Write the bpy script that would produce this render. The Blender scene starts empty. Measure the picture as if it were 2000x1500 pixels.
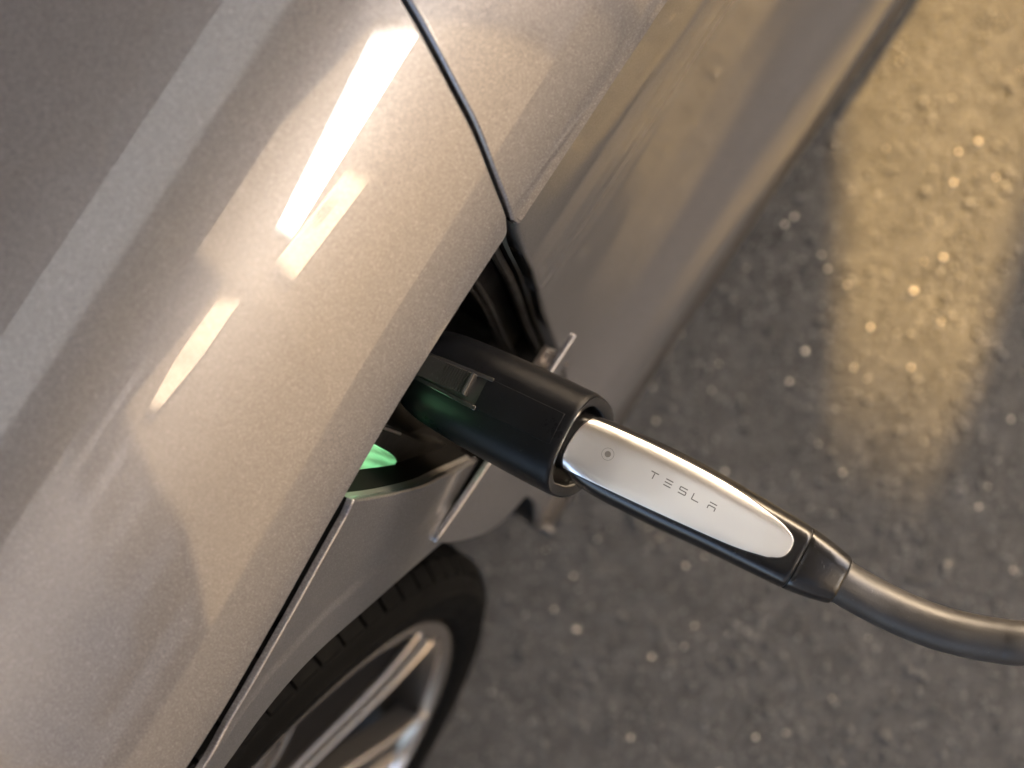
import bpy, bmesh, math, random
import numpy as np
from mathutils import Vector, Matrix
from mathutils.geometry import delaunay_2d_cdt

S = bpy.context.scene
random.seed(7)
rng = np.random.default_rng(7)

# ------------------------------------------------------------------ camera
cam_d = bpy.data.cameras.new("camera")
cam = bpy.data.objects.new("camera", cam_d)
S.collection.objects.link(cam)
S.camera = cam
TILT, ROLL = math.radians(15), math.radians(56.5)
view = Vector((0, -math.sin(TILT), -math.cos(TILT)))
ax_x, ax_e = Vector((1, 0, 0)), Vector((0, math.cos(TILT), -math.sin(TILT)))
# picture right / up expressed in the world
right = -math.cos(ROLL) * ax_x + math.sin(ROLL) * ax_e
up = -(math.sin(ROLL) * ax_x + math.cos(ROLL) * ax_e)
M = Matrix((right, up, -view)).transposed().to_4x4()
M.translation = Vector((0, .21, 1.40))
cam.matrix_world = M
cam_d.sensor_width = 36
cam_d.lens = 46.8
cam_d.clip_start = .02
cam_d.clip_end = 2000
cam_d.dof.use_dof = True
cam_d.dof.focus_distance = .705
cam_d.dof.aperture_fstop = 3.9
cam_d.dof.aperture_blades = 0

# ------------------------------------------------------------------ world, sun, exposure
SUN_ELEV = math.radians(30)
SUN_TRAVEL = Vector((math.cos(SUN_ELEV), -.06, -math.sin(SUN_ELEV))).normalized()
W = bpy.data.worlds.new("World")
S.world = W
W.use_nodes = True
nt = W.node_tree
bg = nt.nodes['Background']
sky = nt.nodes.new('ShaderNodeTexSky')
sky.sky_type = 'NISHITA'
sky.sun_disc = False
sky.sun_elevation = SUN_ELEV
# the sun stands at -X, a little towards +Y
sky.sun_rotation = math.radians(274)
sky.air_density = 1.0
sky.dust_density = 7.0
sky.ozone_density = 1.0
tint = nt.nodes.new('ShaderNodeMix'); tint.data_type = 'RGBA'; tint.blend_type = 'MULTIPLY'
tint.inputs['Factor'].default_value = 1
tint.inputs[7].default_value = (1.05, 1.0, .97, 1)      # hazy, warm evening air: one factor over the whole sky
nt.links.new(sky.outputs[0], tint.inputs[6])
nt.links.new(tint.outputs[2], bg.inputs['Color'])
bg.inputs['Strength'].default_value = .15

sun_d = bpy.data.lights.new("sun", 'SUN')
sun_d.energy = 3.5
sun_d.angle = math.radians(.4)
sun_d.color = (1.0, .61, .21)
sun = bpy.data.objects.new("sun", sun_d)
S.collection.objects.link(sun)
sun.rotation_euler = SUN_TRAVEL.to_track_quat('-Z', 'Y').to_euler()
sun.location = (-8, 0, 6)

S.view_settings.view_transform = 'Standard'
S.view_settings.look = 'None'
S.view_settings.gamma = 1
S.view_settings.use_curve_mapping = False
S.view_settings.exposure = 3.5
S.cycles.use_denoising = True
S.cycles.max_bounces = 10
S.cycles.caustics_reflective = False
S.cycles.caustics_refractive = False
S.cycles.blur_glossy = .3

# ------------------------------------------------------------------ materials
def mat(name, color, rough=.5, metal=0., coat=0., coat_rough=.03, coat_ior=1.5, spec=.5, emit=None, emit_s=0.):
    m = bpy.data.materials.new(name)
    m.use_nodes = True
    p = m.node_tree.nodes['Principled BSDF']
    p.inputs['Base Color'].default_value = (*color, 1)
    p.inputs['Roughness'].default_value = rough
    p.inputs['Metallic'].default_value = metal
    p.inputs['Coat Weight'].default_value = coat
    p.inputs['Coat Roughness'].default_value = coat_rough
    p.inputs['Coat IOR'].default_value = coat_ior
    p.inputs['Specular IOR Level'].default_value = spec
    if emit:
        p.inputs['Emission Color'].default_value = (*emit, 1)
        p.inputs['Emission Strength'].default_value = emit_s
    return m

class N:
    """small node-tree helper"""
    def __init__(s, m):
        s.t = m.node_tree; s.n = s.t.nodes; s.p = s.n['Principled BSDF']
        s.co = s.n.new('ShaderNodeTexCoord').outputs['Object']
    def add(s, typ, **kw):
        n = s.n.new(typ)
        for k, v in kw.items():
            if k in n.inputs: 
                if hasattr(v, 'is_linked'): s.t.links.new(v, n.inputs[k])
                else: n.inputs[k].default_value = v
            else: setattr(n, k, v)
        return n
    def link(s, a, b): s.t.links.new(a, b)
    def noise(s, scale, detail=4, rough=.6, vec=None):
        n = s.add('ShaderNodeTexNoise', Scale=scale, Detail=detail, Roughness=rough)
        s.link(vec or s.co, n.inputs['Vector']); return n
    def ramp(s, fac, stops):
        r = s.n.new('ShaderNodeValToRGB'); s.link(fac, r.inputs[0])
        e = r.color_ramp.elements
        while len(e) < len(stops): e.new(.5)
        for q, (pos, c) in zip(e, stops):
            q.position = pos; q.color = (*c, 1) if len(c) == 3 else c
        return r.outputs[0]
    def bump(s, h, dist, strength=1., sock='Normal'):
        b = s.add('ShaderNodeBump', Strength=strength, Distance=dist)
        s.link(h, b.inputs['Height']); s.link(b.outputs[0], s.p.inputs[sock])
    def maprange(s, v, a, b, c, d):
        m = s.add('ShaderNodeMapRange'); s.link(v, m.inputs[0])
        for i, q in enumerate((a, b, c, d)): m.inputs[i + 1].default_value = q
        return m.outputs[0]

def paint_material():
    m = mat("metallic_paint", (.36, .335, .315), .34, .66, 1., .015, 1.62)
    q = N(m)
    # metal flakes: each tiny cell tilts the base coat a little, the clear coat stays smooth
    v = q.add('ShaderNodeTexVoronoi', Scale=2100.); q.link(q.co, v.inputs['Vector'])
    sub = q.add('ShaderNodeVectorMath', operation='SUBTRACT'); q.link(v.outputs['Color'], sub.inputs[0]); sub.inputs[1].default_value = (.5, .5, .5)
    sc = q.add('ShaderNodeVectorMath', operation='SCALE'); q.link(sub.outputs[0], sc.inputs[0]); sc.inputs['Scale'].default_value = .05
    g = q.add('ShaderNodeNewGeometry')
    ad = q.add('ShaderNodeVectorMath', operation='ADD'); q.link(g.outputs['Normal'], ad.inputs[0]); q.link(sc.outputs[0], ad.inputs[1])
    no = q.add('ShaderNodeVectorMath', operation='NORMALIZE'); q.link(ad.outputs[0], no.inputs[0])
    q.link(no.outputs[0], q.p.inputs['Normal'])
    sep = q.add('ShaderNodeSeparateColor'); q.link(v.outputs['Color'], sep.inputs[0])
    c = q.ramp(sep.outputs[0], [(.0, (.135, .132, .137)), (.85, (.205, .200, .206)), (1, (.29, .283, .29))])
    q.link(c, q.p.inputs['Base Color'])
    # faint dust film and orange peel on the clear coat
    d = q.noise(6, 5, .65)
    q.link(q.maprange(d.outputs[0], .35, .75, .015, .028), q.p.inputs['Coat Roughness'])
    return m

def plastic(name, col, rough, grain=2600, depth=.00012, spec=.5, dust=.0):
    m = mat(name, (col,) * 3 if isinstance(col, float) else col, rough, spec=spec)
    q = N(m)
    n = q.noise(grain, 2, .5); q.bump(n.outputs[0], depth)
    d = q.noise(45, 6, .7)
    q.link(q.maprange(d.outputs[0], .3, .75, rough * .85, min(1, rough * 1.3)), q.p.inputs['Roughness'])
    c0 = np.array(q.p.inputs['Base Color'].default_value[:3])
    c = q.ramp(d.outputs[0], [(.45, tuple(c0)), (.8, tuple(c0 * 1.5 + dust))])
    # sparse dust specks and rubbed spots
    sp = q.noise(700, 2, .5); f_ = q.maprange(sp.outputs[0], .70, .76, 0, .8)
    mx = q.add('ShaderNodeMix', data_type='RGBA'); q.link(f_, mx.inputs['Factor']); q.link(c, mx.inputs[6]); mx.inputs[7].default_value = (*(c0 * 2 + .022 + dust), 1)
    q.link(mx.outputs[2], q.p.inputs['Base Color'])
    return m

PAINT = paint_material()
ADAPT = plastic("satin_black_adapter", (.0042, .0046, .0058), .30, 3200, .0001, .13)
HANDLE = plastic("semi_gloss_black_handle", (.0055, .0053, .0052), .21, 1500, .00003, .34)
GROOVE = mat("black_groove", (.004, .004, .004), .6)
RIBBED = plastic("gloss_black_latch", (.016, .016, .016), .2, 1200, .00003, .75)
RUBBER = plastic("black_rubber_seal", (.007, .0066, .0062), .42, 800, .0002, .3, .002)
HOUSE = plastic("dark_port_plastic", (.005, .0047, .0043), .42, 1800, .00015, .22, .0005)
CABLE = plastic("cable_jacket", (.022, .0205, .019), .38, 900, .00006, .42, .008)
TYRE = plastic("tyre_rubber", (.0022, .0022, .0022), .6, 420, .0003, .05, .0005)
TRIM = plastic("black_sill_plastic", (.02, .018, .0165), .5, 1500, .00015, .4, .006)
LINER = plastic("wheel_well_felt", (.008, .008, .008), .9, 500, .001, .2)
PLATE = mat("brushed_silver_plate", (.64, .63, .61), .31, 1., .6, .04, 1.5)
q = N(PLATE); nn = q.noise(2200, 2, .5); q.bump(nn.outputs[0], .00002, .5)
PRINT = mat("grey_print", (.10, .095, .09), .5)
RIMM = mat("machined_alloy", (.62, .575, .53), .26, 1.)
RIMD = mat("dark_alloy", (.02, .019, .018), .3, .2, .6)
DISC = mat("brake_disc_steel", (.16, .12, .10), .42, 1.)
CALI = mat("caliper_paint", (.10, .085, .075), .35, .4)
SATIN = mat("satin_silver_hem", (.62, .57, .53), .28, 1.)
WALLM = mat("matt_black_return", (.004, .0038, .0036), .85, spec=.04)
STEEL = mat("brushed_dark_steel", (.16, .157, .153), .65, 1.)
LENS = mat("green_lamp_lens", (.22, .5, .27), .25, emit=(.26, .90, .38), emit_s=.1)
q = N(LENS)
wv = q.add('ShaderNodeTexWave', Scale=55., Distortion=3.); q.link(q.co, wv.inputs['Vector'])
q.link(q.maprange(wv.outputs['Fac'], 0, 1, .02, .06), q.p.inputs['Emission Strength'])
LAMP = mat("white_port_lamp", (.8, .8, .75), .3, emit=(.34, 1., .46), emit_s=1.9)
GLASS = mat("dark_glass", (.01, .012, .013), .03, spec=.6)

# ------------------------------------------------------------------ object helpers
def link(o, parent=None):
    S.collection.objects.link(o)
    if parent is not None: o.parent = parent
    return o
def tag(o, label=None, cat=None, group=None, kind=None):
    if label: o['label'] = label
    if cat: o['category'] = cat
    if group: o['group'] = group
    if kind: o['kind'] = kind
    return o
def empty(name, loc=(0, 0, 0)):
    o = bpy.data.objects.new(name, None); o.empty_display_size = .05; o.location = loc
    return link(o)
def part(name, V, Fc, m, parent=None, smooth=True, normals=None, loc=None):
    """one mesh object; V world coordinates (made local to the parent's location)"""
    V = np.asarray(V, float)
    off = np.array(parent.matrix_world.translation) if parent is not None else np.zeros(3)
    if parent is not None:
        off = np.zeros(3); p = parent
        while p is not None:
            off = off + np.array(p.location); p = p.parent
    me = bpy.data.meshes.new(name)
    me.from_pydata((V - off).tolist(), [], [list(map(int, f)) for f in Fc])
    me.materials.append(m)
    me.update()
    if smooth:
        me.shade_smooth()
    if normals is not None:
        me.normals_split_custom_set_from_vertices([tuple(n) for n in normals])
    o = bpy.data.objects.new(name, me)
    return link(o, parent)
def sharp(o, deg=35):
    o.data.set_sharp_from_angle(angle=math.radians(deg)); return o

class MB:
    def __init__(s): s.V = []; s.F = []
    def add(s, V, Fc):
        o = len(s.V); s.V += [tuple(v) for v in V]; s.F += [tuple(i + o for i in f) for f in Fc]
    def box(s, lo, hi):
        x0, y0, z0 = lo; x1, y1, z1 = hi
        s.add([(x0,y0,z0),(x1,y0,z0),(x1,y1,z0),(x0,y1,z0),(x0,y0,z1),(x1,y0,z1),(x1,y1,z1),(x0,y1,z1)],
              [(0,3,2,1),(4,5,6,7),(0,1,5,4),(1,2,6,5),(2,3,7,6),(3,0,4,7)])
    def tube(s, path, r, n=20, caps=True):
        P = np.asarray(path, float); R = np.broadcast_to(np.asarray(r, float), (len(P),))
        T = np.gradient(P, axis=0); T /= np.linalg.norm(T, axis=1)[:, None]
        a = np.array([0, 0, 1.]) if abs(T[0][2]) < .9 else np.array([1., 0, 0])
        V = []
        for p, t, rr in zip(P, T, R):
            b = np.cross(t, a); b /= np.linalg.norm(b); c = np.cross(b, t)
            for k in range(n):
                w = 2 * math.pi * k / n
                V.append(p + rr * (math.cos(w) * b + math.sin(w) * c))
        Fc = [(i*n+k, i*n+(k+1)%n, (i+1)*n+(k+1)%n, (i+1)*n+k) for i in range(len(P)-1) for k in range(n)]
        if caps: Fc += [tuple(range(n)), tuple(range((len(P)-1)*n, len(P)*n))[::-1]]
        s.add(V, Fc)
    def rings(s, R, close=False, cap0=False, cap1=False):
        n = len(R[0]); V = [p for r in R for p in r]
        m = len(R)
        Fc = [(i*n+k, i*n+(k+1)%n, (i+1)*n+(k+1)%n, (i+1)*n+k) for i in range(m-1) for k in range(n)]
        if cap0: Fc.append(tuple(range(n))[::-1])
        if cap1: Fc.append(tuple(range((m-1)*n, m*n)))
        s.add(V, Fc)
    def build(s, name, m, parent=None, smooth=True, deg=35):
        o = part(name, s.V, s.F, m, parent, smooth)
        bm = bmesh.new(); bm.from_mesh(o.data); bmesh.ops.recalc_face_normals(bm, faces=bm.faces); bm.to_mesh(o.data); bm.free()
        if smooth: sharp(o, deg)
        return o

def pchip(xs, ys):
    xs = np.asarray(xs, float); ys = np.asarray(ys, float)
    h = np.diff(xs); dl = np.diff(ys) / h
    m = np.zeros_like(xs)
    for i in range(1, len(xs) - 1):
        if dl[i-1] * dl[i] > 0:
            w1 = 2*h[i] + h[i-1]; w2 = h[i] + 2*h[i-1]
            m[i] = (w1 + w2) / (w1 / dl[i-1] + w2 / dl[i])
    m[0], m[-1] = dl[0], dl[-1]
    def f(x):
        x = np.clip(np.asarray(x, float), xs[0], xs[-1])
        i = np.clip(np.searchsorted(xs, x) - 1, 0, len(xs) - 2)
        t = (x - xs[i]) / h[i]
        return ((2*t**3 - 3*t**2 + 1) * ys[i] + (t**3 - 2*t**2 + t) * h[i] * m[i]
                + (-2*t**3 + 3*t**2) * ys[i+1] + (t**3 - t**2) * h[i] * m[i+1])
    return f
def smooth01(x):
    x = np.clip(x, 0, 1); return x * x * (3 - 2 * x)
def resample(P, step, closed=True):
    P = [np.asarray(p, float) for p in P]; out = []
    n = len(P)
    for i in range(n if closed else n - 1):
        a, b = P[i], P[(i + 1) % n]
        k = max(1, int(math.ceil(np.linalg.norm(b - a) / step)))
        out += [a + (b - a) * j / k for j in range(k)]
    if not closed: out.append(P[-1])
    return np.array(out)
def spline(P, n, closed=False):
    """Catmull-Rom through points"""
    P = np.asarray(P, float); m = len(P); out = []
    for i in range(m if closed else m - 1):
        g = lambda k: P[k % m] if closed else P[min(max(k, 0), m - 1)]
        a, b, c, d = g(i-1), g(i), g(i+1), g(i+2)
        for j in range(n):
            t = j / n
            out.append(.5 * (2*b + (c-a)*t + (2*a-5*b+4*c-d)*t*t + (3*b-a-3*c+d)*t**3))
    if not closed: out.append(P[-1])
    return np.array(out)

# ------------------------------------------------------------------ the car's body surface
_s = np.linspace(0, 2.0, 4001)
_phi = np.radians(pchip([0, .03, .07, .12, .17, .23, .30, .45, .75, 1.1, 2.0], [67, 60, 51, 39, 28, 18, 11, 6, 3, 0, -6])(_s))
_py = np.concatenate([[0], np.cumsum(-np.cos((_phi[1:] + _phi[:-1]) / 2) * np.diff(_s))])
_pz = np.concatenate([[0], np.cumsum(np.sin((_phi[1:] + _phi[:-1]) / 2) * np.diff(_s))])
edge_y = pchip([-4, -.3, -.1, -.03, .03, .10, .16, .22, .30, .45, .7, 1.2], [-.002, -.0022, -.0026, -.0026, -.0014, .0026, .0074, .0112, .0135, .0150, .010, -.12])
edge_z = pchip([-4, .2, .26, .36, .5, .62, .8, 1.2], [.774, .774, .777, .80, .815, .80, .77, .66])
def upper(x, s):
    y = np.interp(s, _s, _py) + edge_y(x) * (1 - smooth01(s / .075)); z = np.interp(s, _s, _pz) + edge_z(x)
    return np.stack([np.broadcast_to(x, y.shape), y, z], -1)
def upper_n(x, s):
    p = np.interp(s, _s, _phi); e = 2e-3
    d = upper(x + e, s) - upper(x - e, s); d /= np.linalg.norm(d, axis=-1)[..., None]
    m = np.stack([0 * p, np.sin(p), np.cos(p)], -1)
    n = m - d * np.sum(m * d, -1)[..., None]
    return n / np.linalg.norm(n, axis=-1)[..., None]
door_y = pchip([.05, .17, .20, .215, .24, .28, .32, .355, .39, .43, .48, .54, .60, .66, .72, .774],
               [-.05, -.03, -.020, -.0095, -.0045, -.0035, -.0080, -.0170, -.0250, -.0300, -.0335, -.0325, -.0245, -.0140, -.0046, 0])
fend_y = pchip([.05, .17, .215, .30, .45, .55, .62, .70, .774, .83], [-.03, -.02, -.015, -.008, -.002, .001, .0015, .0034, .0048, .0048])
WC = np.array([.486, .352])          # wheel centre (x, z)
_ax = np.array([.100, .083, .071, .0665, .071, .085, .1095, .1531, .1822, .212, .2503, .32, .40, .486, .60, .72, .82, .88, .90])
_az = np.array([.205, .26, .32, .38, .45, .51, .5637, .6441, .6983, .727, .7403, .764, .785, .792, .775, .70, .58, .42, .22])
_ath = np.unwrap(np.arctan2(_az - WC[1], -(_ax - WC[0]))); _ar = np.hypot(_ax - WC[0], _az - WC[1])
_o = np.argsort(_ath); _arf = pchip(_ath[_o], _ar[_o])
def arch_r(x, z):
    th = np.arctan2(z - WC[1], -(x - WC[0]))
    return _arf(th)
def side_y(x, z):
    w = smooth01((x + .03) / .05)
    d = np.hypot(x - WC[0], z - WC[1]) - arch_r(x, z)
    flare = .0013 * smooth01((.037 - d) / .007) * smooth01((x - .04) / .05)
    return door_y(z) * (1 - w) + (fend_y(z) + flare + np.where(z > .5, edge_y(np.maximum(x, .05)), edge_y(np.maximum(x, .05)) * smooth01((z - .2) / .3)) ) * w
def side(x, z):
    y = side_y(x, z); return np.stack([x, y, z], -1)
def side_n(x, z):
    e = 4e-4
    gx = (side_y(x + e, z) - side_y(x - e, z)) / (2*e); gz = (side_y(x, z + e) - side_y(x, z - e)) / (2*e)
    n = np.stack([-gx, np.ones_like(gx), -gz], -1)
    return n / np.linalg.norm(n, axis=-1)[..., None]

def panel(name, outline, f, fn, m, parent, grid=.008, hem=.0013, depth=.012, step=.004, gy=None, fine_x=None, rows=None):
    """a sheet-metal panel: interior triangulation on surface f, rolled hem and return flange along its outline"""
    L = resample(outline, step)
    n = len(L)
    area = .5 * np.sum(L[:, 0] * np.roll(L[:, 1], -1) - np.roll(L[:, 0], -1) * L[:, 1])
    if area < 0: L = L[::-1]
    lo, hi = L.min(0), L.max(0)
    gx = np.arange(lo[0] + grid * .5, hi[0], grid) if fine_x is None else np.concatenate([np.arange(lo[0] + grid * .5, fine_x, grid), np.arange(fine_x, hi[0], grid * 6)]); gy_ = np.arange(lo[1] + grid * .5, hi[1], gy or grid)
    if rows is not None:
        gy_ = np.sort(np.concatenate([gy_[[min(abs(v - r) for r in rows) > .003 for v in gy_]], rows]))
    G = np.array(np.meshgrid(gx, gy_)).reshape(2, -1).T
    # keep grid points inside and not too near to the outline
    x, y = G[:, 0], G[:, 1]; ins = np.zeros(len(G), bool); near = np.full(len(G), 1e9)
    for i in range(n):
        a, b = L[i], L[(i + 1) % n]
        c = (a[1] > y) != (b[1] > y)
        with np.errstate(divide='ignore', invalid='ignore'):
            xi = (b[0] - a[0]) * (y - a[1]) / (b[1] - a[1]) + a[0]
        ins ^= c & (x < xi)
        near = np.minimum(near, (x - a[0])**2 + (y - a[1])**2)
    G = G[ins & (near > (step * .6)**2)]
    P2 = [Vector(p) for p in np.vstack([L, G])]
    vs, _, fs, *_r = delaunay_2d_cdt(P2, [(i, (i + 1) % n) for i in range(n)], [], 1, 1e-7)
    Q = np.array([tuple(v) for v in vs])
    V = f(Q[:, 0], Q[:, 1]); NN = fn(Q[:, 0], Q[:, 1])
    Fc = []
    for t in fs:
        a, b, c = V[t[0]], V[t[1]], V[t[2]]
        if np.dot(np.cross(b - a, c - a), NN[t[0]]) < 0: t = t[::-1]
        Fc.append(tuple(t))
    # hem
    B = f(L[:, 0], L[:, 1]); BN = fn(L[:, 0], L[:, 1])
    T = np.roll(B, -1, 0) - np.roll(B, 1, 0); T /= np.linalg.norm(T, axis=1)[:, None]
    O = np.cross(T, BN); O /= np.linalg.norm(O, axis=1)[:, None]
    cen = f(*[np.atleast_1d(v) for v in L.mean(0)])[0]
    # outward test through the 2-D orientation (outline runs counter-clockwise in parameter space)
    t2 = np.roll(L, -1, 0) - np.roll(L, 1, 0); o2 = np.stack([t2[:, 1], -t2[:, 0]], -1); o2 /= np.linalg.norm(o2, axis=1)[:, None]
    k = 0
    test = f(L[:, 0] + o2[:, 0] * 1e-4, L[:, 1] + o2[:, 1] * 1e-4) - B
    if np.median(np.sum(test * O, 1)) < 0: O = -O
    rings, rn = [], []
    for th in np.radians([0, 22.5, 45, 67.5, 90]):
        rings.append(B + O * hem * math.sin(th) - BN * hem * (1 - math.cos(th))); rn.append(BN * math.cos(th) + O * math.sin(th))
    rings.append(rings[-1] - BN * depth); rn.append(O)
    base = len(V)
    V = np.vstack([V] + rings); NN = np.vstack([NN] + rn)
    for r in range(len(rings) - 1):
        for i in range(n):
            j = (i + 1) % n
            qd = (base + r*n + i, base + (r+1)*n + i, base + (r+1)*n + j, base + r*n + j)
            a, b, c = V[qd[0]], V[qd[1]], V[qd[2]]
            if np.dot(np.cross(b - a, c - a), NN[qd[1]]) < 0: qd = qd[::-1]
            Fc.append(qd)
    return part(name, V, Fc, m, parent, True, NN)

# ------------------------------------------------------------------ ground
# an asphalt sheet to the horizon
gm = mat("asphalt", (.05, .047, .045), .85)
q = N(gm)
n1 = q.noise(160, 6, .75); n2 = q.noise(1.3, 4, .6); n3 = q.noise(28, 4, .6)
mix = q.add('ShaderNodeMath', operation='ADD'); q.link(n1.outputs[0], mix.inputs[0]); q.link(n3.outputs[0], mix.inputs[1])
c = q.ramp(q.maprange(mix.outputs[0], .7, 1.35, 0, 1), [(0, (.014, .0142, .0144)), (.5, (.033, .0333, .0336)), (1, (.062, .062, .0622))])
q.link(c, q.p.inputs['Base Color'])
q.bump(n1.outputs[0], .003, 1.)
part('ground', [(-400, -400, 0), (400, -400, 0), (400, 400, 0), (-400, 400, 0)], [(0, 1, 2, 3)], gm, smooth=False)
tag(bpy.data.objects['ground'], kind='structure')

def stones(name, count, region, rad, m, lift=.35, seed=1, label=None):
    r = np.random.default_rng(seed)
    bm = bmesh.new(); bmesh.ops.create_icosphere(bm, subdivisions=1, radius=1)
    bm.verts.ensure_lookup_table()
    BV = np.array([v.co[:] for v in bm.verts]); BF = np.array([[v.index for v in f.verts] for f in bm.faces]); bm.free()
    keep = BF
    x0, x1, y0, y1 = region
    C0 = np.stack([r.uniform(x0, x1, count), r.uniform(y0, y1, count)], -1)
    R = np.exp(r.uniform(math.log(rad[0]), math.log(rad[1]), count))
    jit = 1 + r.uniform(-.28, .28, (count, len(BV)))
    Vv = BV[None] * jit[..., None] * R[:, None, None] * np.stack([np.ones(count), r.uniform(.6, 1, count), r.uniform(.45, .75, count)], -1)[:, None]
    a = r.uniform(0, 2*math.pi, count); ca, sa = np.cos(a)[:, None], np.sin(a)[:, None]
    X = Vv[..., 0] * ca - Vv[..., 1] * sa; Y = Vv[..., 0] * sa + Vv[..., 1] * ca
    Vv = np.stack([X + C0[:, :1], Y + C0[:, 1:], Vv[..., 2] + (R * r.uniform(-.35 if lift < 1 else .5, lift, count) + (.0018 if lift > 1 else 0))[:, None]], -1).reshape(-1, 3)
    Ff = (keep[None] + (np.arange(count) * len(BV))[:, None, None]).reshape(-1, 3)
    me = bpy.data.meshes.new(name)
    me.vertices.add(len(Vv)); me.vertices.foreach_set('co', Vv.ravel())
    me.loops.add(Ff.size); me.loops.foreach_set('vertex_index', Ff.ravel().astype(np.int32))
    me.polygons.add(len(Ff)); me.polygons.foreach_set('loop_start', np.arange(0, Ff.size, 3, dtype=np.int32))
    me.update(); me.validate()
    me.materials.append(m)
    o = link(bpy.data.objects.new(name, me)); tag(o, label, kind='stuff')
    return o
sm = mat("dark_aggregate", (.05, .047, .044), .55)
q = N(sm)
g = q.add('ShaderNodeNewGeometry')
c = q.ramp(g.outputs['Random Per Island'], [(0, (.013, .0132, .0134)), (.5, (.0295, .0298, .030)), (.85, (.056, .056, .0563)), (1, (.115, .113, .11))])
q.link(c, q.p.inputs['Base Color'])
n = q.noise(900, 3, .6); q.bump(n.outputs[0], .0006)
REG = (-.95, .85, -.35, .75)
stones('aggregate', 46000, REG, (.0011, .0034), sm, .15, 3, 'dark asphalt aggregate covering the ground beside the car')
cm = mat("coarse_dark_stone", (.045, .042, .038), .6)
q = N(cm); n = q.noise(300, 4, .7); q.link(q.ramp(n.outputs[0], [(.3, (.018, .0182, .0184)), (.75, (.045, .045, .045))]), q.p.inputs['Base Color'])
stones('coarse_aggregate', 1600, REG, (.0034, .0060), cm, -.05, 5, 'coarse dark stones set in the asphalt')
qm = mat("pale_quartz", (.70, .63, .52), .25, .2, .8, .02)
stones('quartz_chips', 480, REG, (.0010, .0028), qm, 1.3, 11, 'pale shiny stone chips scattered in the asphalt')

# ------------------------------------------------------------------ the car
car = empty('parked_car', (.0, -.9, 0))
tag(car, 'beige-silver metallic car with its charge flap open', 'car')

# seam between hood and door: (x, s) above the crease, (x, z) below it
SEAM_U = [(-.0664, 0), (-.0681, .0039), (-.0731, .0159), (-.0785, .0293), (-.0896, .0543), (-.0975, .0746), (-.1062, .0954), (-.1148, .1166), (-.130, .160), (-.146, .210), (-.170, .290), (-.20, .40)]
SEAM_L = [(-.0664, .774), (-.0640, .7655), (-.0612, .7348), (-.0600, .699), (-.0595, .6473), (-.0568, .5635), (-.0496, .5087), (-.0450, .4736), (-.0420, .4552), (-.0366, .432), (-.022, .38), (-.010, .30), (-.004, .222)]
seam_up = spline(SEAM_U, 6)          # from the crease upwards
seam_lo = spline(SEAM_L, 6)          # from the crease downwards
seam_ux = lambda s: np.interp(s, seam_up[:, 1], seam_up[:, 0])
GAP = .0034

# clamshell hood
hs = [(GAP + p[0], p[1]) for p in seam_up if p[1] > .006]
corner = [(seam_up[0][0] + GAP + .0052, .0), (seam_up[0][0] + GAP + .0022, .0008), (seam_up[0][0] + GAP + .0004, .0028)]
hood_out = [(1.15, 1.75), (1.15, 0)] + corner + hs + [(hs[-1][0], 1.75)]
panel('clamshell_hood', hood_out, upper, upper_n, PAINT, car, grid=.012, hem=.0011, depth=.010)

# front door: shoulder part and lower part share one skin (parameter b: z below the crease, .774 + s above)
def door_f(x, b):
    lo_ = side(x, np.minimum(b, .774)); hi_ = upper(x, np.maximum(b - .774, 0))
    return np.where((b < .774)[:, None], lo_, hi_)
def door_n(x, b):
    nl = side_n(x, np.minimum(b, .7739)); nu = upper_n(x, np.maximum(b - .774, 0))
    w = smooth01((b - .7728) / .0024)[:, None]          # the crease is a crisp roll of about 2 mm
    n_ = nl * (1 - w) + nu * w
    return n_ / np.linalg.norm(n_, axis=1)[:, None]
dl = [(p[0] - GAP, p[1]) for p in seam_lo[1:]]
du = [(p[0] - GAP, .774 + p[1]) for p in seam_up if p[1] < .29]
def door_outline(front, x1, btop, zb=.222):
    return front + [(x1, btop), (x1, zb)]
door_out = dl[::-1] + du + [(-1.25, du[-1][1]), (-1.25, dl[-1][1])]
panel('front_door', door_out, door_f, door_n, PAINT, car, grid=.010, hem=.0028, depth=.02, rows=[.7700, .7728, .7736, .7744, .7752, .778])
rd = [(-1.256, .222), (-1.256, du[-1][1]), (-2.2, du[-1][1]), (-2.35, .9), (-2.35, .6), (-2.2, .222)]
panel('rear_door', rd, door_f, door_n, PAINT, car, grid=.05, hem=.0028, depth=.02, step=.02)

# lower fender panel with the D-shaped cut for the charge port and the wheel arch
D_LEFT = [(.0925, .7690), (.0911, .7567), (.0884, .734), (.0848, .7085), (.0771, .6645), (.0692, .6367), (.0608, .6069)]
D_BOT = [(.0490, .572), (.034, .530), (.012, .485), (-.010, .458), (-.028, .449)]
dcurve = spline(D_LEFT + D_BOT, 5)
sl_x = lambda z: np.interp(z, seam_lo[::-1, 1], seam_lo[::-1, 0])
sl = [(p[0] + GAP, p[1]) for p in seam_lo if p[1] < .446 and p[1] > .225]
arch = spline(np.stack([_ax, _az], -1)[:, :], 5)
top = [(x, float(edge_z(x)) - .0076) for x in np.linspace(1.15, .10, 70)]
fend_out = top + list(dcurve) + [(sl_x(.448) + GAP, .448)] + sl + [(sl_x(.215) + GAP, .213)] + [(.096, .213)] + list(arch[2:]) + [(1.15, .22)]
panel('front_fender', fend_out, side, side_n, PAINT, car, grid=.0035, hem=.0014, depth=.0026, step=.003, fine_x=.36)

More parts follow.
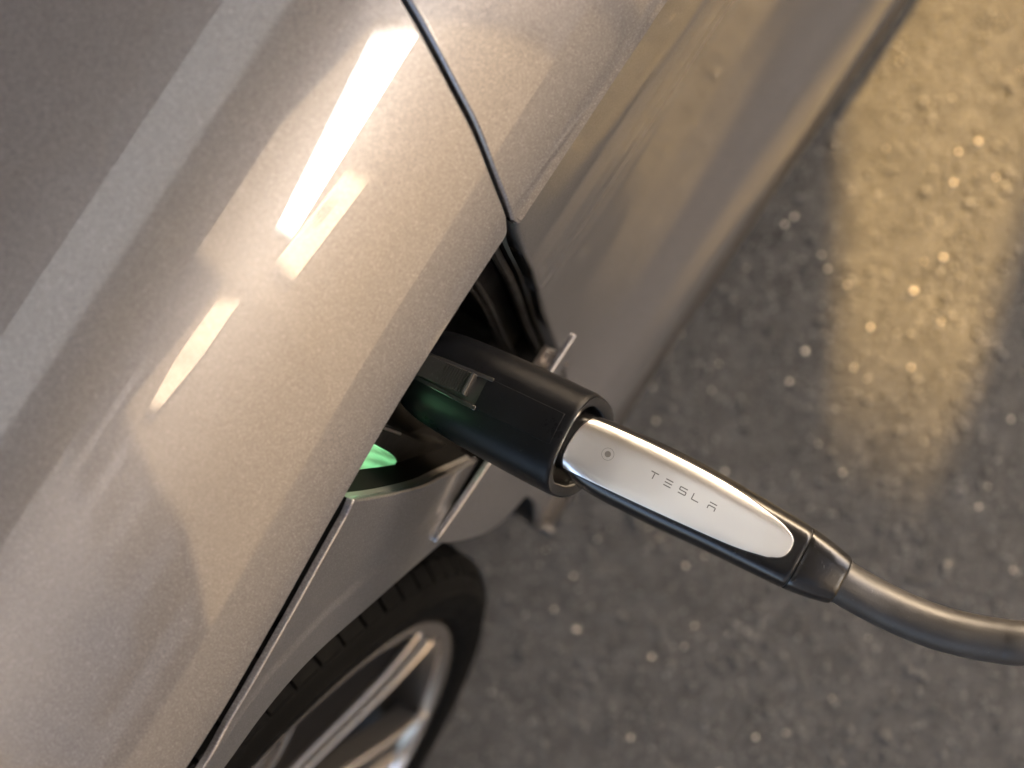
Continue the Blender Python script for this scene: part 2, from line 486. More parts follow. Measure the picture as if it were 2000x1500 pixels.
# dark return wall of the D cut, stepped housing floor, jamb flanges
def rim_y(p): return float(side_y(np.array([p[0]]), np.array([min(p[1], .773)]))[0]) - .0015
def wall_strip(name, loop2, y0, y1, m, inset0=0, inset1=0, n=3, cen=(.012, .63)):
    mb = MB(); c = np.array(cen); R = []
    for k in range(n + 1):
        t = k / n; R.append([(p[0] + (c[0]-p[0]) * (inset0 + (inset1-inset0)*t), y0 + (y1-y0)*t + rim_y(p), p[1] + (c[1]-p[1]) * (inset0 + (inset1-inset0)*t)) for p in loop2])
    m_ = len(loop2); V = [v for r in R for v in r]
    F_ = [(i*m_+k, i*m_+k+1, (i+1)*m_+k+1, (i+1)*m_+k) for i in range(n) for k in range(m_-1)]
    mb.add(V, F_); return mb.build(name, m, port)
port = empty('charge_port', (.015, .86, .69)); port.parent = car
top_seam = [(seam_lo[k][0] + .004, seam_lo[k][1]) for k in range(len(seam_lo)) if seam_lo[k][1] > .452]
dfull = np.array([(.0925, .7705)] + list(dcurve) + [(sl_x(.450) + .004, .450)] + top_seam[::-1] + [(top_seam[0][0], .7705)])
wall_strip('opening_trim', dfull * 1.0, -.0030, -.0070, STEEL, 0, .002, 1)
wall_strip('housing_wall', dfull * 1.0, -.0070, -.027, WALLM, .002, .02)
wall_strip('housing_step', dfull, -.027, -.029, RUBBER, .02, .26, 2)
wall_strip('housing_inner_wall', dfull, -.029, -.060, HOUSE, .26, .30, 2)
fl = MB(); cc = np.array([.012, .63]); rr = [(p[0] + (cc[0]-p[0]) * .28, -.058 + rim_y(p), p[1] + (cc[1]-p[1]) * .28) for p in dfull]
fl.add(rr + [(.012, -.075, .63)], [(k, k+1, len(rr)) for k in range(len(rr)-1)] + [(len(rr)-1, 0, len(rr))])
fl.build('housing_floor', HOUSE, port)
# rubber seal ribs that follow the door seam inside the opening
for off, yy, rad in ((.0085, -.012, .0032), (.024, -.022, .0022), (.0275, -.024, .0014)):
    pts = [(seam_lo[k][0] + off, yy + float(door_y(seam_lo[k][1])), seam_lo[k][1]) for k in range(len(seam_lo)) if seam_lo[k][1] > .45]
    pts = [p for p in pts if p[2] < .768]
    mb = MB(); mb.tube(pts, rad, 10); mb.build('seal_rib', RUBBER, port)

# status lamps of the port
def lamp(name, quad, y, m, th=.002):
    L = resample(quad, .004); f = lambda a, b: np.stack([a, np.full_like(a, y), b], -1); fn = lambda a, b: np.stack([0*a, 0*a+1, 0*b], -1)
    return panel(name, L, f, fn, m, port, grid=.004, hem=.0008, depth=th, step=.003)
lp = spline([(.094, .765), (.0905, .740), (.0865, .705), (.0795, .667), (.0715, .632), (.0625, .601), (.0560, .592), (.0560, .612), (.0590, .650), (.0572, .690), (.0555, .73), (.056, .766)], 4, True)
lamp('lamp_bezel', lp, -.0200, HOUSE, .02)
lamp('status_lamp', [(.0690, .735), (.0693, .7125), (.0712, .684), (.0728, .6710), (.0745, .6645), (.0776, .6640), (.0800, .675), (.0826, .694), (.0846, .7092), (.0868, .735)], -.0192, LENS)
lamp('port_lamp', [(.054, .766), (.054, .738), (.066, .738), (.066, .766)], -.0185, LAMP)
mb = MB(); mb.tube([(.0578, -.0185, z) for z in (.75, .72, .70, .69)], .0010, 8); mb.build('lamp_trim', SATIN, port)

# charge flap, dropped on its links below the opening
flap = empty('charge_flap', (.03, .91, .50)); flap.parent = car
FO = spline([(-.0465, .5838), (.030, .5868), (.1080, .5893)], 6)
FO = np.vstack([FO, spline([(.1080, .5893), (.1052, .5547), (.1008, .5239), (.0949, .4935), (.0859, .4679), (.0725, .4509), (.05, .437), (.022, .432), (.008, .45), (.004, .49), (.000, .53), (-.010, .560), (-.024, .5722), (-.036, .5765), (-.044, .5780), (-.0465, .5838)], 5)[1:-1]])
ff = lambda a, b: np.stack([a, .0100 - .35 * (b - .52)**2 - .1 * (a - .03)**2 + .0016, b], -1)
def ffn(a, b):
    n_ = np.stack([.2 * (a - .03), np.ones_like(a), .7 * (b - .52)], -1); return n_ / np.linalg.norm(n_, axis=1)[:, None]
panel('flap_skin', FO, ff, ffn, PAINT, flap, grid=.006, hem=.0021, depth=.002, step=.003)
def slab(name, L, y0, y1, m, parent):
    n = len(L); mb = MB()
    mb.rings([[(p[0], y0, p[1]) for p in L], [(p[0], y1, p[1]) for p in L]], cap0=True, cap1=True)
    return mb.build(name, m, parent, True, 40)
cF = np.array([.03, .52])
FC = np.array([p for p in FO if p[0] > -.012]); FC = np.vstack([FC, [(-.012, FC[-1][1]), (-.012, .584)]])
slab('flap_core', [tuple(cF + (p - cF) * np.array([.975, .955])) for p in FC], -.0125, .0066, WALLM, flap)
mb = MB(); mb.box((-.034, -.0150, .500), (-.010, -.0122, .5445)); mb.box((-.0335, -.0122, .505), (-.031, -.004, .540)); mb.build('link_bracket', SATIN, flap, False)
mb = MB(); mb.tube([(-.024, -.0122, .520), (-.024, -.004, .520)], .0032, 14); mb.build('link_pin', SATIN, flap)
mb = MB(); mb.box((.030, -.0160, .500), (.078, -.0115, .566)); mb.build('link_arm', RUBBER, flap, False)

# sill trim
sec = [(-.0165, .2205), (-.0095, .2135), (-.0075, .185), (-.013, .158), (-.10, .150), (-.10, .2205)]
mb = MB(); mb.rings([[(x, p[0] + (0.006 * smooth01((-x - .3) / .2)), p[1]) for p in sec] for x in (-2.3, -1.2, -.6, -.45, -.3, 0, .085, .090)], cap0=True, cap1=True)
mb.build('sill_trim', TRIM, car)
mb = MB(); mb.box((.083, -.045, .185), (.0945, -.010, .232)); mb.tube([(.092, -.02, .222), (.092, .000, .214)], .004, 10); mb.build('splash_guard', TRIM, car)

# closures: underbody, inner structure behind the panels, wheel well
mb = MB(); mb.box((-2.4, -1.75, .151), (.04, -.105, .17)); mb.box((.92, -1.75, .19), (1.15, -.05, .21)); mb.build('underbody', LINER, car, False)
mb = MB(); mb.box((-2.3, -.20, .17), (-.075, -.12, .74)); mb.build('door_core', LINER, car, False)
al = np.array(arch); al = al[(al[:, 1] > .2)]
mb = MB(); n_ = len(al); out_ = [( (p[0] - WC[0]) * 1.006 + WC[0], (p[1] - WC[1]) * 1.006 + WC[1]) for p in al]
ys_ = (-.016, -.06, -.36); VV = [(p[0], y, p[1]) for y in ys_ for p in out_]
mb.add(VV, [(i*n_+k, i*n_+k+1, (i+1)*n_+k+1, (i+1)*n_+k) for i in range(2) for k in range(n_-1)])
mb.add([(p[0], -.36, p[1]) for p in out_], [tuple(range(n_))])
mb.build('wheel_liner', LINER, car)
# cabin
mb = MB()
A = [(-.25, -.33, .935), (-2.35, -.33, .935), (-2.35, -1.47, .935), (-.25, -1.47, .935), (-.95, -.50, 1.36), (-2.2, -.50, 1.39), (-2.2, -1.30, 1.39), (-.95, -1.30, 1.36)]
mb.add(A, [(0, 1, 5, 4), (1, 2, 6, 5), (2, 3, 7, 6), (3, 0, 4, 7)]); mb.build('cabin_glass', GLASS, car, False)
mb = MB(); mb.add(A[4:] + [(x, y, z + .03) for x, y, z in A[4:]], [(0, 3, 2, 1), (4, 5, 6, 7), (0, 1, 5, 4), (1, 2, 6, 5), (2, 3, 7, 6), (3, 0, 4, 7)]); mb.build('roof', PAINT, car, False)
mb = MB(); mb.add([(-.2, -.17, .906), (-2.35, -.17, .906), (-2.35, -.34, .934), (-.2, -.34, .934)], [(0, 1, 2, 3)]); mb.build('belt_moulding', TRIM, car, False)

# ------------------------------------------------------------------ front wheel
wheel = empty('wheel', (.486, .88, .352)); wheel.parent = car     # world (.486, -.02, .352)
def lathe(prof, n=128, a0=0., a1=2*math.pi):
    R = []
    for k in range(n):
        w = a0 + (a1 - a0) * k / n; R.append((math.cos(w), math.sin(w)))
    mb = MB(); V = []; m_ = len(prof)
    for c_, s_ in R: V += [(.486 + r * c_, y, .352 + r * s_) for r, y in prof]
    mb.add(V, [(k*m_+i, k*m_+i+1, ((k+1) % n)*m_+i+1, ((k+1) % n)*m_+i) for k in range(n) for i in range(m_-1)])
    return mb
tp = [(.285, -.03), (.2925, -.0215), (.296, -.0165), (.300, -.0125), (.3015, -.0118), (.303, -.0125), (.306, -.0112), (.314, -.0088), (.3215, -.0085), (.3225, -.0078), (.3245, -.0078), (.3255, -.0090), (.331, -.0112), (.337, -.016), (.3405, -.0225), (.342, -.034), (.3425, -.25), (.33, -.265), (.30, -.262), (.285, -.25)]
tyre = lathe(tp, 160)
for k in range(84):
    a = 2 * math.pi * k / 84; da = 2 * math.pi / 84 * .86
    sk = .02
    for (y0, y1, r0, r1) in ((-.016, -.055, .3368, .3475), (-.063, -.105, .342, .351), (-.113, -.16, .342, .351), (-.168, -.235, .342, .350)):
        Vb = []
        for (y, r_) in ((y0, r0), (y1, .3415 if y1 < -.2 else .3418)):
            pass
        top_r0 = r1 - (.0075 if y0 > -.03 else 0)
        for aa in (a, a + da):
            s_ = sk * (y0 + .016) * 2
            for (r_, y) in ((.330, y0), (top_r0, y0), (r1, y0 - .012), (r1, y1), (.330, y1)):
                t_ = aa + sk * (y + .016) * 8
                Vb.append((.486 + r_ * math.cos(t_), y, .352 + r_ * math.sin(t_)))
        tyre.add(Vb, [(0, 1, 2, 3, 4)[::-1], (5, 6, 7, 8, 9), (0, 1, 6, 5), (1, 2, 7, 6), (2, 3, 8, 7), (3, 4, 9, 8)])
tyre.build('tyre', TYRE, wheel, True, 30)
lathe([(.2905, -.032), (.2940, -.0275), (.2936, -.0250), (.2895, -.0170), (.2880, -.0160), (.2825, -.0160), (.2800, -.0185), (.2780, -.0260)], 160).build('rim_lip', RIMM, wheel)
lathe([(.2780, -.0260), (.2740, -.034), (.2660, -.060), (.2620, -.12), (.2600, -.24)], 128).build('rim_barrel', RIMD, wheel)
lathe([(.001, -.040), (.030, -.040), (.033, -.043), (.034, -.050), (.078, -.056), (.084, -.062), (.084, -.10)], 48).build('hub', RIMD, wheel)
lathe([(.07, -.115), (.07, -.100), (.205, -.100), (.207, -.102), (.207, -.126), (.205, -.128), (.07, -.128)], 96).build('brake_disc', DISC, wheel)
cal = MB(); Rr = []
for k in range(13):
    w = math.radians(150 + 60 * k / 12); e_ = 0 if 0 < k < 12 else .008
    Rr.append([(.486 + r * math.cos(w), y, .352 + r * math.sin(w)) for r, y in ((.150 + e_, -.092), (.165, -.074 - e_), (.215, -.074 - e_), (.232 - e_, -.092), (.232 - e_, -.14), (.15 + e_, -.14))])
cal.rings(Rr, cap0=True, cap1=True); cal.build('caliper', CALI, wheel)
# spokes: two machined bars round a dark recessed web
SP_N, SP_A = 7, math.radians(186)
def yface(r): return -.0185 - .030 * smooth01((.285 - r) / .22)
def bar(q0a, q0b, q1a, q1b, depth, mb, lift=0., r0=.2835, r1=.060):
    """bar from the rim (r0) to the hub (r1); q = sideways offsets of its two edges at both ends"""
    R_ = []
    for k in range(13):
        t = k / 12; r = r0 + (r1 - r0) * t; qa = q0a + (q1a - q0a) * t; qb = q0b + (q1b - q0b) * t; y = yface(r) + lift; c_ = .0016
        R_.append([(.486 + r, y - depth, .352 + qa), (.486 + r, y - c_, .352 + qa), (.486 + r, y, .352 + qa + c_), (.486 + r, y, .352 + qb - c_), (.486 + r, y - c_, .352 + qb), (.486 + r, y - depth, .352 + qb)])
    mb.rings(R_, cap0=True, cap1=True)
mb = MB(); bar(.0270, .0318, .0175, .0212, .004, mb); bar(-.0318, -.0270, -.0212, -.0175, .004, mb); bar(-.036, .036, -.029, .029, .008, mb, .0004, .2835, .272)
spoke = mb.build('spoke', RIMM, wheel, True, 30)
mb = MB(); bar(-.0300, .0300, -.0195, .0195, .022, mb, -.0050, .2815); web = mb.build('spoke_web', RIMD, wheel, True, 30)
for o in (spoke, web):
    # meshes are already centred on the wheel: turn them about its axle
    for k in range(SP_N):
        c_ = o if k == 0 else o.copy()
        if k: S.collection.objects.link(c_); c_.parent = wheel
        c_.rotation_euler = (0, -(SP_A + 2 * math.pi * k / SP_N), 0)

# ------------------------------------------------------------------ charging adapter, plugged into the port
ADP = empty('charging_adapter', (.0085, .070, .69))
tag(ADP, 'matt black adapter barrel plugged between car port and silver handle', 'adapter')
B7 = math.radians(7); AO = np.array([.0085, .070, .690]); AA = np.array([-math.sin(B7), math.cos(B7), 0]); AQ = np.array([math.cos(B7), math.sin(B7), 0]); AN = np.array([0, 0, 1.])
aw = pchip([-.14, -.104, -.098, -.090, -.082, -.06, -.04, -.01, 0], [.018, .019, .0235, .0260, .0273, .0288, .0297, .0302, .0302])
ah = pchip([-.14, -.104, -.098, -.09, -.08, -.05, 0], [.020, .020, .0235, .0265, .0282, .0295, .0300])
NE = 2.7
def aring(l, sw=1., n=96, back=0.):
    w, h = float(aw(l)) , float(ah(l)); R_ = []
    for k in range(n):
        t = 2 * math.pi * k / n; c_, s_ = math.cos(t), math.sin(t)
        q_ = math.copysign(abs(c_)**(2/NE), c_); z_ = math.copysign(abs(s_)**(2/NE), s_)
        z = z_ * h if z_ > 0 else z_ * .052
        dq = (1 - sw) * w
        sq = 1 - dq / w; sz = 1 - dq / (h if z_ > 0 else .052)
        R_.append(tuple(AO + AA * (l + (-.003 * max(0, z / .03)**2 + .0058 * max(0, -z / .05)) * smooth01((l + .06) / .06) + back) + AQ * q_ * w * sq + AN * z * sz))
    return R_
mb = MB()
RS = [aring(l) for l in np.concatenate([np.linspace(-.135, -.105, 3), np.linspace(-.104, -.08, 12), np.linspace(-.075, -.004, 12)])]
RS += [aring(-.0022, 1.0), aring(-.0012, .992), aring(-.0003, .975), aring(0, .95)]
mb.rings(RS, cap0=True); mb.build('adapter_body', ADAPT, ADP, True, 30)
mb = MB()
mb.rings([aring(0, .95), aring(.0002, .93), aring(0, .86), aring(0, .79, back=-.0002), aring(0, .765, back=-.0008), aring(0, .745, back=-.003), aring(0, .735, back=-.035), aring(0, .45, back=-.036)], cap1=True)
mb.build('adapter_mouth', RIBBED, ADP, True, 40)
def atop(l, q_, off=0.):
    w = aw(l); h = ah(l); z = h * (1 - np.clip(np.abs(q_) / w, 0, .999)**NE)**(1 / NE) + off
    return AO + l[..., None] * AA + q_[..., None] * AQ + z[..., None] * AN
def nrm(f):
    def g(a, b):
        e_ = 3e-4; u = f(a + e_, b) - f(a - e_, b); v = f(a, b + e_) - f(a, b - e_)
        n_ = np.cross(v, u); n_ /= np.linalg.norm(n_, axis=1)[:, None]
        return np.where((n_[:, 2] < 0)[:, None], -n_, n_)
    return g
def rr2(l0, l1, qa0, qb0, qa1, qb1): return [(l0, qa0), (l1, qa1), (l1, qb1), (l0, qb0)]
def patch(name, L, off, m, parent, depth, hem=.0003, grid=.004, ftop=atop, step=.002):
    f = lambda a, b: ftop(a, b, off)
    return panel(name, L, f, nrm(f), m, parent, grid=grid, hem=hem, depth=depth, step=step)
patch('latch_cover', rr2(-.0540, -.0085, -.0108, .0066, -.0116, .0058), .00030, ADAPT, ADP, .0004, .0003)
patch('latch_channel', rr2(-.108, -.0535, -.0075, .0052, -.0100, .0060), .00015, GROOVE, ADP, .0004)
patch('latch_rail', rr2(-.108, -.0512, -.0078, -.0062, -.0119, -.0103), .0012, RIBBED, ADP, .0015, .0004, .003)
patch('latch_rail', rr2(-.108, -.0530, .0048, .0066, .0060, .0076), .0012, RIBBED, ADP, .0015, .0004, .003)
slider = MB(); Rr = []
def sl_pt(l, q_, z): return tuple(atop(np.array(l), np.array(q_)) * np.array([1, 1, 0]) + np.array([0, 0, .690 + .0293 + z]))
prof = [(-.104, .0005), (-.104, .0022)]
for k in range(9):
    l0 = -.0775 + k * .00145; prof += [(l0, .0022), (l0 + .0003, .0027), (l0 + .0008, .0027), (l0 + .0011, .0022)]
prof += [(-.0640, .0024), (-.0632, .0036), (-.0622, .0038), (-.0612, .0034), (-.0602, .0022), (-.0596, .0002), (-.0596, -.001)]
for qq in (-.0094, -.0090, .0030, .0034):
    dz = -.0006 if qq in (-.0094, .0034) else 0
    Rr.append([sl_pt(l, qq + .06 * (-.065 - l), z + dz) for l, z in prof])
Vs = [p for r in Rr for p in r]; m_ = len(prof)
slider.add(Vs, [(i*m_+k, i*m_+k+1, (i+1)*m_+k+1, (i+1)*m_+k) for i in range(3) for k in range(m_-1)])
slider.add([sl_pt(l, -.0094 + .06 * (-.065 - l), z - .0006) for l, z in prof], [tuple(range(m_))]); slider.add([sl_pt(l, .0034 + .06 * (-.065 - l), z - .0006) for l, z in prof], [tuple(range(m_))])
slider.build('latch_slider', RIBBED, ADP, True, 25)

# ------------------------------------------------------------------ charging connector (handle, plate, collar, cable)
CON = empty('charging_connector', (.0075, .067, .69))
tag(CON, 'black charging handle with lettered silver plate and thick grey cable', 'charging connector')
HB, HT = math.radians(5.6), math.radians(10)
HO = np.array([.0075, .067, .690])
HA = np.array([-math.sin(HB) * math.cos(HT), math.cos(HB) * math.cos(HT), -math.sin(HT)]); HQ = np.array([math.cos(HB), math.sin(HB), 0]); HN = np.cross(HQ, HA)
hw = pchip([-.04, .0, .006, .0155, .033, .0533, .0876, .112, .1335, .147, .1585], [.0165, .0170, .0186, .0202, .0211, .0214, .0202, .0192, .0181, .0163, .0138])
hh = pchip([-.04, 0, .03, .06, .10, .1335, .147, .1585], [.0165, .0172, .0188, .0192, .0184, .0172, .0158, .0136])
hc = pchip([-.04, 0, .0155, .0533, .0876, .1335, .1585], [0, 0, .0004, -.0008, -.0015, -.0013, -.0012])
HE = 3.3
def hpt(l, q_, n): return HO + HA * l + HQ * q_ + HN * n
def hring(l, sc_=1., n=96, bulge=0.):
    w, h, c0 = float(hw(l)) * sc_, float(hh(l)) * sc_, float(hc(l)); R_ = []
    for k in range(n):
        t = 2 * math.pi * k / n; a_, b_ = math.cos(t), math.sin(t)
        R_.append(tuple(hpt(l, c0 + w * math.copysign(abs(a_)**(2/HE), a_), h * math.copysign(abs(b_)**(2/HE), b_))))
    return R_
mb = MB()
mb.rings([hring(l) for l in np.concatenate([np.linspace(-.035, .0, 4), np.linspace(.003, .13, 40)])] + [hring(.1318), hring(.1324, .992), hring(.1326, .97)], cap0=True)
mb.build('handle_body', HANDLE, CON, True, 40)
mb = MB(); mb.rings([hring(.1325, .955), hring(.1334, .955)], cap0=True, cap1=True); mb.build('handle_joint', GROOVE, CON)
mb = MB()
mb.rings([hring(.1333, .97), hring(.1335, .992)] + [hring(l) for l in np.linspace(.1341, .1570, 14)] + [hring(.1580, .99), hring(.1585, .965), hring(.1586, .90)], cap0=True, cap1=True)
mb.build('cable_collar', HANDLE, CON, True, 40)
mb = MB(); mb.rings([hring(.1583, .93), hring(.1592, .925)], cap0=True, cap1=True); mb.build('collar_joint', GROOVE, CON)
def htop(l, q_, off=0.):
    w = hw(l); h = hh(l); z = h * (1 - np.clip(np.abs(q_ - hc(l)) / w, 0, .999)**HE)**(1 / HE) + off
    return HO + l[..., None] * HA + q_[..., None] * HQ + z[..., None] * HN
PL = [(.0031, -.0156), (.0324, -.0176), (.0655, -.0184), (.088, -.0176), (.1119, -.0140), (.1195, -.0118), (.1240, -.0092), (.1256, -.0060), (.1253, -.0012), (.1232, .0022), (.1190, .0045), (.1148, .0060), (.0966, .0092), (.059, .0120), (.0264, .0139), (.0016, .0151)]
end_arc = [(.0016, .0151), (-.0010, .0100), (-.0016, .0038), (-.0012, -.0030), (.0003, -.0092), (.0031, -.0156)]
def plate_outline(grow=0.):
    a_ = spline(PL, 6); b_ = spline(end_arc, 5)[1:-1]; L_ = np.vstack([a_, b_])
    if grow:
        t_ = np.roll(L_, -1, 0) - np.roll(L_, 1, 0); o_ = np.stack([t_[:, 1], -t_[:, 0]], -1); o_ /= np.linalg.norm(o_, axis=1)[:, None]
        ar_ = .5 * np.sum(L_[:, 0] * np.roll(L_[:, 1], -1) - np.roll(L_[:, 0], -1) * L_[:, 1])
        L_ = L_ + o_ * grow * (1 if ar_ > 0 else -1)
    return L_
patch('plate_gap', plate_outline(.0009), .00012, GROOVE, CON, .0006, .0001, .004, htop)
plate = patch('face_plate', plate_outline(0), .00065, PLATE, CON, .0012, .00045, .0025, htop, .0012)
LET = MB()
def stroke(a_, b_, w=.00058, off=.00078):
    a_, b_ = np.array(a_), np.array(b_); n = 7; t_ = (b_ - a_) / np.linalg.norm(b_ - a_); s_ = np.array([-t_[1], t_[0]]) * w / 2; V = []
    for k in range(n):
        p = a_ + (b_ - a_) * k / (n - 1)
        for sg in (-1, 1):
            r = p + s_ * sg; V.append(tuple(htop(np.array(r[0]), np.array(r[1]), off)))
    LET.add(V, [(2*k, 2*k+1, 2*k+3, 2*k+2) for k in range(n - 1)])
cxs = [.0455, .0541, .0626, .0703, .0798]; cq = -.0038; hw_, hh_ = .0021, .00165
def lt(i, *pts):
    P_ = [(cxs[i] + x * hw_, cq - y * hh_) for x, y in pts]
    for a_, b_ in zip(P_[:-1], P_[1:]): stroke(a_, b_)
lt(0, (-1.05, 1), (1.05, 1)); lt(0, (0, .75), (0, -1.15))
lt(1, (-1, 1), (1, 1)); lt(1, (-1, 0), (1, 0)); lt(1, (-1, -1), (1, -1))
lt(2, (1, 1), (-.95, 1), (-.95, .02), (.95, .02), (.95, -1), (-1, -1))
lt(3, (-.9, 1.1), (-.9, -.95), (1, -.95))
lt(4, (-1, 1), (1, 1)); lt(4, (-.95, -1.15), (-.95, 0), (.95, 0), (.95, -1.15))
LET.build('plate_lettering', PRINT, CON)
bc = (.0190, -.0024)
def disc(name, r0, r1, m, off, n=40):
    mb = MB(); V = []
    for k in range(n):
        t = 2 * math.pi * k / n
        for r in (r0, r1): V.append(tuple(htop(np.array(bc[0] + r * math.cos(t)), np.array(bc[1] + r * math.sin(t)), off)))
    mb.add(V, [(2*k, 2*k+1, 2*((k+1) % n)+1, 2*((k+1) % n)) for k in range(n)])
    return mb.build(name, m, CON)
disc('button', .00005, .00165, PRINT, .0008); disc('button_ring', .00315, .00335, PRINT, .00078)
# cable
cp = [tuple(HO + HA * .150 + HQ * -.0012), tuple(HO + HA * .158 + HQ * -.0012), (-.0103, .2411, .6555), (-.0126, .2588, .6512), (-.0169, .2779, .6482), (-.0233, .2955, .6468), (-.0288, .3073, .6462), (-.0350, .3185, .6455), (-.058, .352, .638), (-.12, .395, .622), (-.21, .45, .575), (-.33, .53, .47), (-.44, .64, .30), (-.50, .80, .12), (-.52, 1.0, .04), (-.54, 1.3, .02), (-.56, 1.7, .02)]
cs_ = spline(cp, 10)
mb = MB(); mb.tube(cs_, .0119, 40); mb.build('cable', CABLE, CON)

# ------------------------------------------------------------------ unseen surroundings, mostly added for their reflections and shade
CLOTH = mat("caster_cloth", (.42, .38, .33), .9)
POLE = mat("galvanised_steel", (.35, .34, .33), .4, .8)
def caster(ground_poly, h, label, pole_at):  # unseen sheet added to cast the shadow outlined by ground_poly
    off = np.array([SUN_TRAVEL.x, SUN_TRAVEL.y]) * (h / -SUN_TRAVEL.z)
    P_ = [(p[0] - off[0], p[1] - off[1]) for p in ground_poly]
    root = empty('shade_caster', (P_[0][0], P_[0][1], 0)); tag(root, label, 'shade sail', 'added shade casters out of view')
    n = len(P_); mb = MB(); mb.add([(x, y, h) for x, y in P_] + [(x, y, h + .004) for x, y in P_], [tuple(range(n))[::-1], tuple(range(n, 2*n))] + [(k, (k+1) % n, n + (k+1) % n, n + k) for k in range(n)])
    mb.build('caster_sheet', CLOTH, root, False)
    for k in pole_at:
        x, y = P_[k]; mb = MB(); mb.tube([(x, y, 0), (x, y, h + .2)], .05, 16); mb.build('caster_pole', POLE, root)
caster([(-2.6, -1.357), (.12, .316), (.12, 1.7), (3.4, 1.7), (3.4, -3.2), (-2.6, -3.2)], 2.4, 'added unseen beige shade sail stretched behind the car towards the sun', (3, 4, 5))
caster([(-2.6, -.575), (-.60, .135), (-.17, .265), (.16, .345), (.16, 1.75), (-2.6, 1.75)], 2.75, 'narrow added beige shade sail beside the larger one', (4,))
caster([(-.19, -.5), (-.19, 1.1), (2.2, 1.1), (2.2, -.5)], 7.0, 'small added beige shade sail on tall masts behind the others', (0, 1, 2, 3))
STUC = mat("tan_stucco", (.50, .46, .425), .9)
WHITE = mat("white_render", (.80, .79, .77), .7)
q = N(STUC); nn = q.noise(3, 6, .7); q.bump(nn.outputs[0], .02, .5)
bld = empty('building', (0, 10, 0)); tag(bld, 'long tan building across the car park with rows of dark windows', 'building')
mb = MB(); mb.box((-6, 10, 0), (22, 18, 12.4)); mb.build('wall', STUC, bld, False)
mb = MB(); mb.box((-6.3, 9.7, 12.4), (22.3, 18.3, 12.7)); mb.build('roof_slab', WHITE, bld, False)
for k in range(5, 13):
    for z0 in (.9, 3.5, 6.0, 8.4, 10.6):
        mb = MB(); mb.box((-24 + 3.6 * k, 9.94, z0), (-22 + 3.6 * k, 9.99, z0 + 1.5)); mb.build('pane', GLASS, bld, False)

GREYW = mat("grey_render", (.118, .112, .106), .85)
MIRR = mat("reflector_glass", (.30, .345, .40), .02, 1.)
FRAME = mat("pale_window_frames", (.55, .53, .50), .5)
def reflector(cx, cy, ang, u0, u1, top, wins, label, deep=1.2):  # unseen block added so its mirror and pale panels show in the paint
    root = empty('reflection_block', (cx, cy, 0)); tag(root, label, 'building')
    t_ = np.array([math.cos(ang), math.sin(ang)]); n_ = np.array([math.sin(ang), -math.cos(ang)])      # n_ points out of the front
    def pt(u, dn, z): return (cx + t_[0] * u + n_[0] * dn, cy + t_[1] * u + n_[1] * dn, z)
    def block(quad, d0, d1, name, m):
        mb = MB(); mb.rings([[pt(u, d0, z) for u, z in quad], [pt(u, d1, z) for u, z in quad]], cap0=True, cap1=True); return mb.build(name, m, root, False)
    block([(u0, 0), (u1, 0), (u1, top), (u0, top)], -deep, 0, 'wall', GREYW)
    for quad, m_, nm in wins: block(quad, .0, .05, nm, m_)
# added mirror window in raking strips, shaped for the hood's bright reflection
ST = lambda u: 8.44 - (u + 2.04) * 1.10
SB = lambda u: 5.81 - (u + 1.71) * .54
us = [-2.02, -1.45, -.88, -.31, .26, .86]
panes = [([(a + .012, SB(a + .012)), (b - .012, SB(b - .012)), (b - .012, ST(b - .012)), (a + .012, ST(a + .012))], MIRR, 'pane') for a, b in zip(us[:-1], us[1:])]
reflector(-.55, 7.0, math.radians(-49), -2.3, 1.5, 8.8, panes + [([(.10, 3.45), (1.16, 3.42), (1.12, 4.36), (.10, 4.46)], WHITE, 'pale_reflector'), ([(.42, 3.9), (.66, 3.9), (.66, 4.3), (.42, 4.3)], STUC, 'tan_inset')], 'unseen block added for its reflection, with a raking mirror window beyond the car park')
reflector(.80, 5.4, math.radians(-40), -.55, .60, 5.3, [([(-.42, 4.36), (-.02, 4.24), (.12, 4.94), (-.32, 5.06)], WHITE, 'pale_reflector'), ([(.02, 4.23), (.40, 4.30), (.45, 4.62), (.16, 4.92)], WHITE, 'pale_reflector')], 'short unseen dark tower with two pale cladding panels in front of the office block', .15)

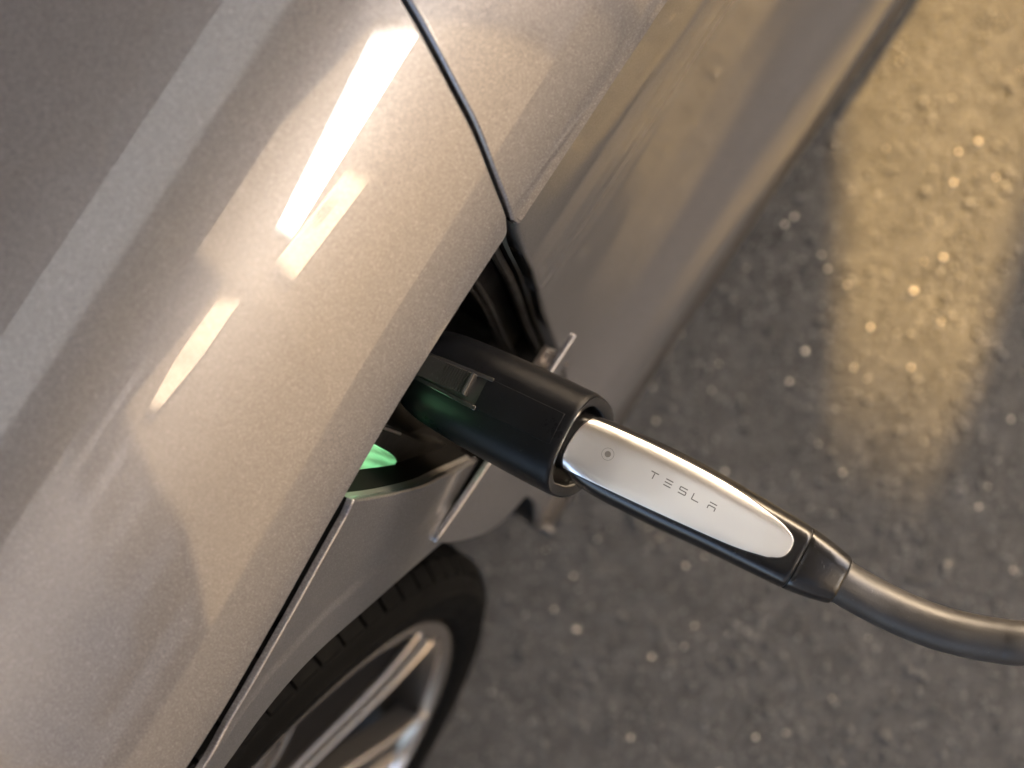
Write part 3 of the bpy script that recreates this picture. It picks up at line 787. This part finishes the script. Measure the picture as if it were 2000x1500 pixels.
UNDER = mat("cream_canopy_sheet", (.80, .745, .70), .8)
PALE = mat("pale_reflection_tube", (.86, .84, .80), .6)
DARKS = mat("dark_painted_steel", (.22, .21, .20), .5)
def milky(name, dif, tra):
    m = bpy.data.materials.new(name); m.use_nodes = True
    t = m.node_tree; o = t.nodes['Material Output']; t.nodes.remove(t.nodes['Principled BSDF'])
    a = t.nodes.new('ShaderNodeBsdfDiffuse'); a.inputs[0].default_value = (*dif, 1)
    b = t.nodes.new('ShaderNodeBsdfTranslucent'); b.inputs[0].default_value = (*tra, 1)
    x = t.nodes.new('ShaderNodeMixShader'); x.inputs[0].default_value = .5
    t.links.new(a.outputs[0], x.inputs[1]); t.links.new(b.outputs[0], x.inputs[2]); t.links.new(x.outputs[0], o.inputs['Surface'])
    return m
ROOFT = milky("milky_canopy_sheet", (.9, .86, .82), (.20, .225, .26))
cp_ = empty('added_canopy', (0, -2, 0)); tag(cp_, 'unseen carport with cream roof sheet and dark eaves beam over the car', 'added_canopy')  # unseen canopy added to shade the car and band the hood's reflections
mb = MB(); mb.box((-5.2, -4.6, 3.20), (4.2, .62, 3.24)); mb.build('canopy_sheet', ROOFT, cp_, False)
mb = MB(); mb.box((-5.2, 1.22, 3.16), (4.2, 2.02, 3.34)); mb.build('dark_band_beam', DARKS, cp_, False)
for x in (-4.4, -2.2, 2.3, 4.0):
    mb = MB(); mb.box((x - .06, -4.5, 3.245), (x + .06, 2.0, 3.36)); mb.build('rafter', DARKS, cp_, False)
    mb = MB(); mb.box((x - .06, -4.4, 0), (x + .06, -4.28, 3.20)); mb.build('column', DARKS, cp_, False)

mb = MB(); mb.tube([(-.62, 2.06, 3.22), (.34, 2.15, 3.70)], .018, 12); mb.tube([(.34, 2.15, 3.72), (.34, 1.98, 3.30)], .018, 12); mb.build('reflection_rod', PALE, cp_)  # added rod, there only as a thin bright line mirrored in the hood
mb = MB()
mb.tube(spline([(-.50, -.02, 3.2), (-.22, .13, 2.92), (-.14, .20, 2.9), (-.03, .25, 2.9), (.05, .33, 2.9)], 5), .032, 12)
mb.tube(spline([(.05, .33, 2.9), (.07, .24, 2.9), (.12, .14, 2.9), (.22, -.03, 2.92), (.40, -.35, 3.2)], 5), .030, 12)
mb.tube(spline([(.05, .33, 2.9), (.12, .43, 2.9), (.26, .42, 2.9), (.40, .36, 2.9), (.80, .18, 3.2)], 5), .026, 12)
mb.build('y_reflection_tubes', PALE, cp_)  # added tubes, shaped to give the Y figure mirrored in the hood

STRIPM = milky("milky_strip_sheet", (.55, .54, .53), (.60, .68, .78))
mb = MB(); mb.box((-5.2, .58, 3.2435), (4.2, 1.216, 3.2515)); mb.build('milky_strip', STRIPM, cp_, False)  # added milky strip that tones the pale band mirrored in the hood
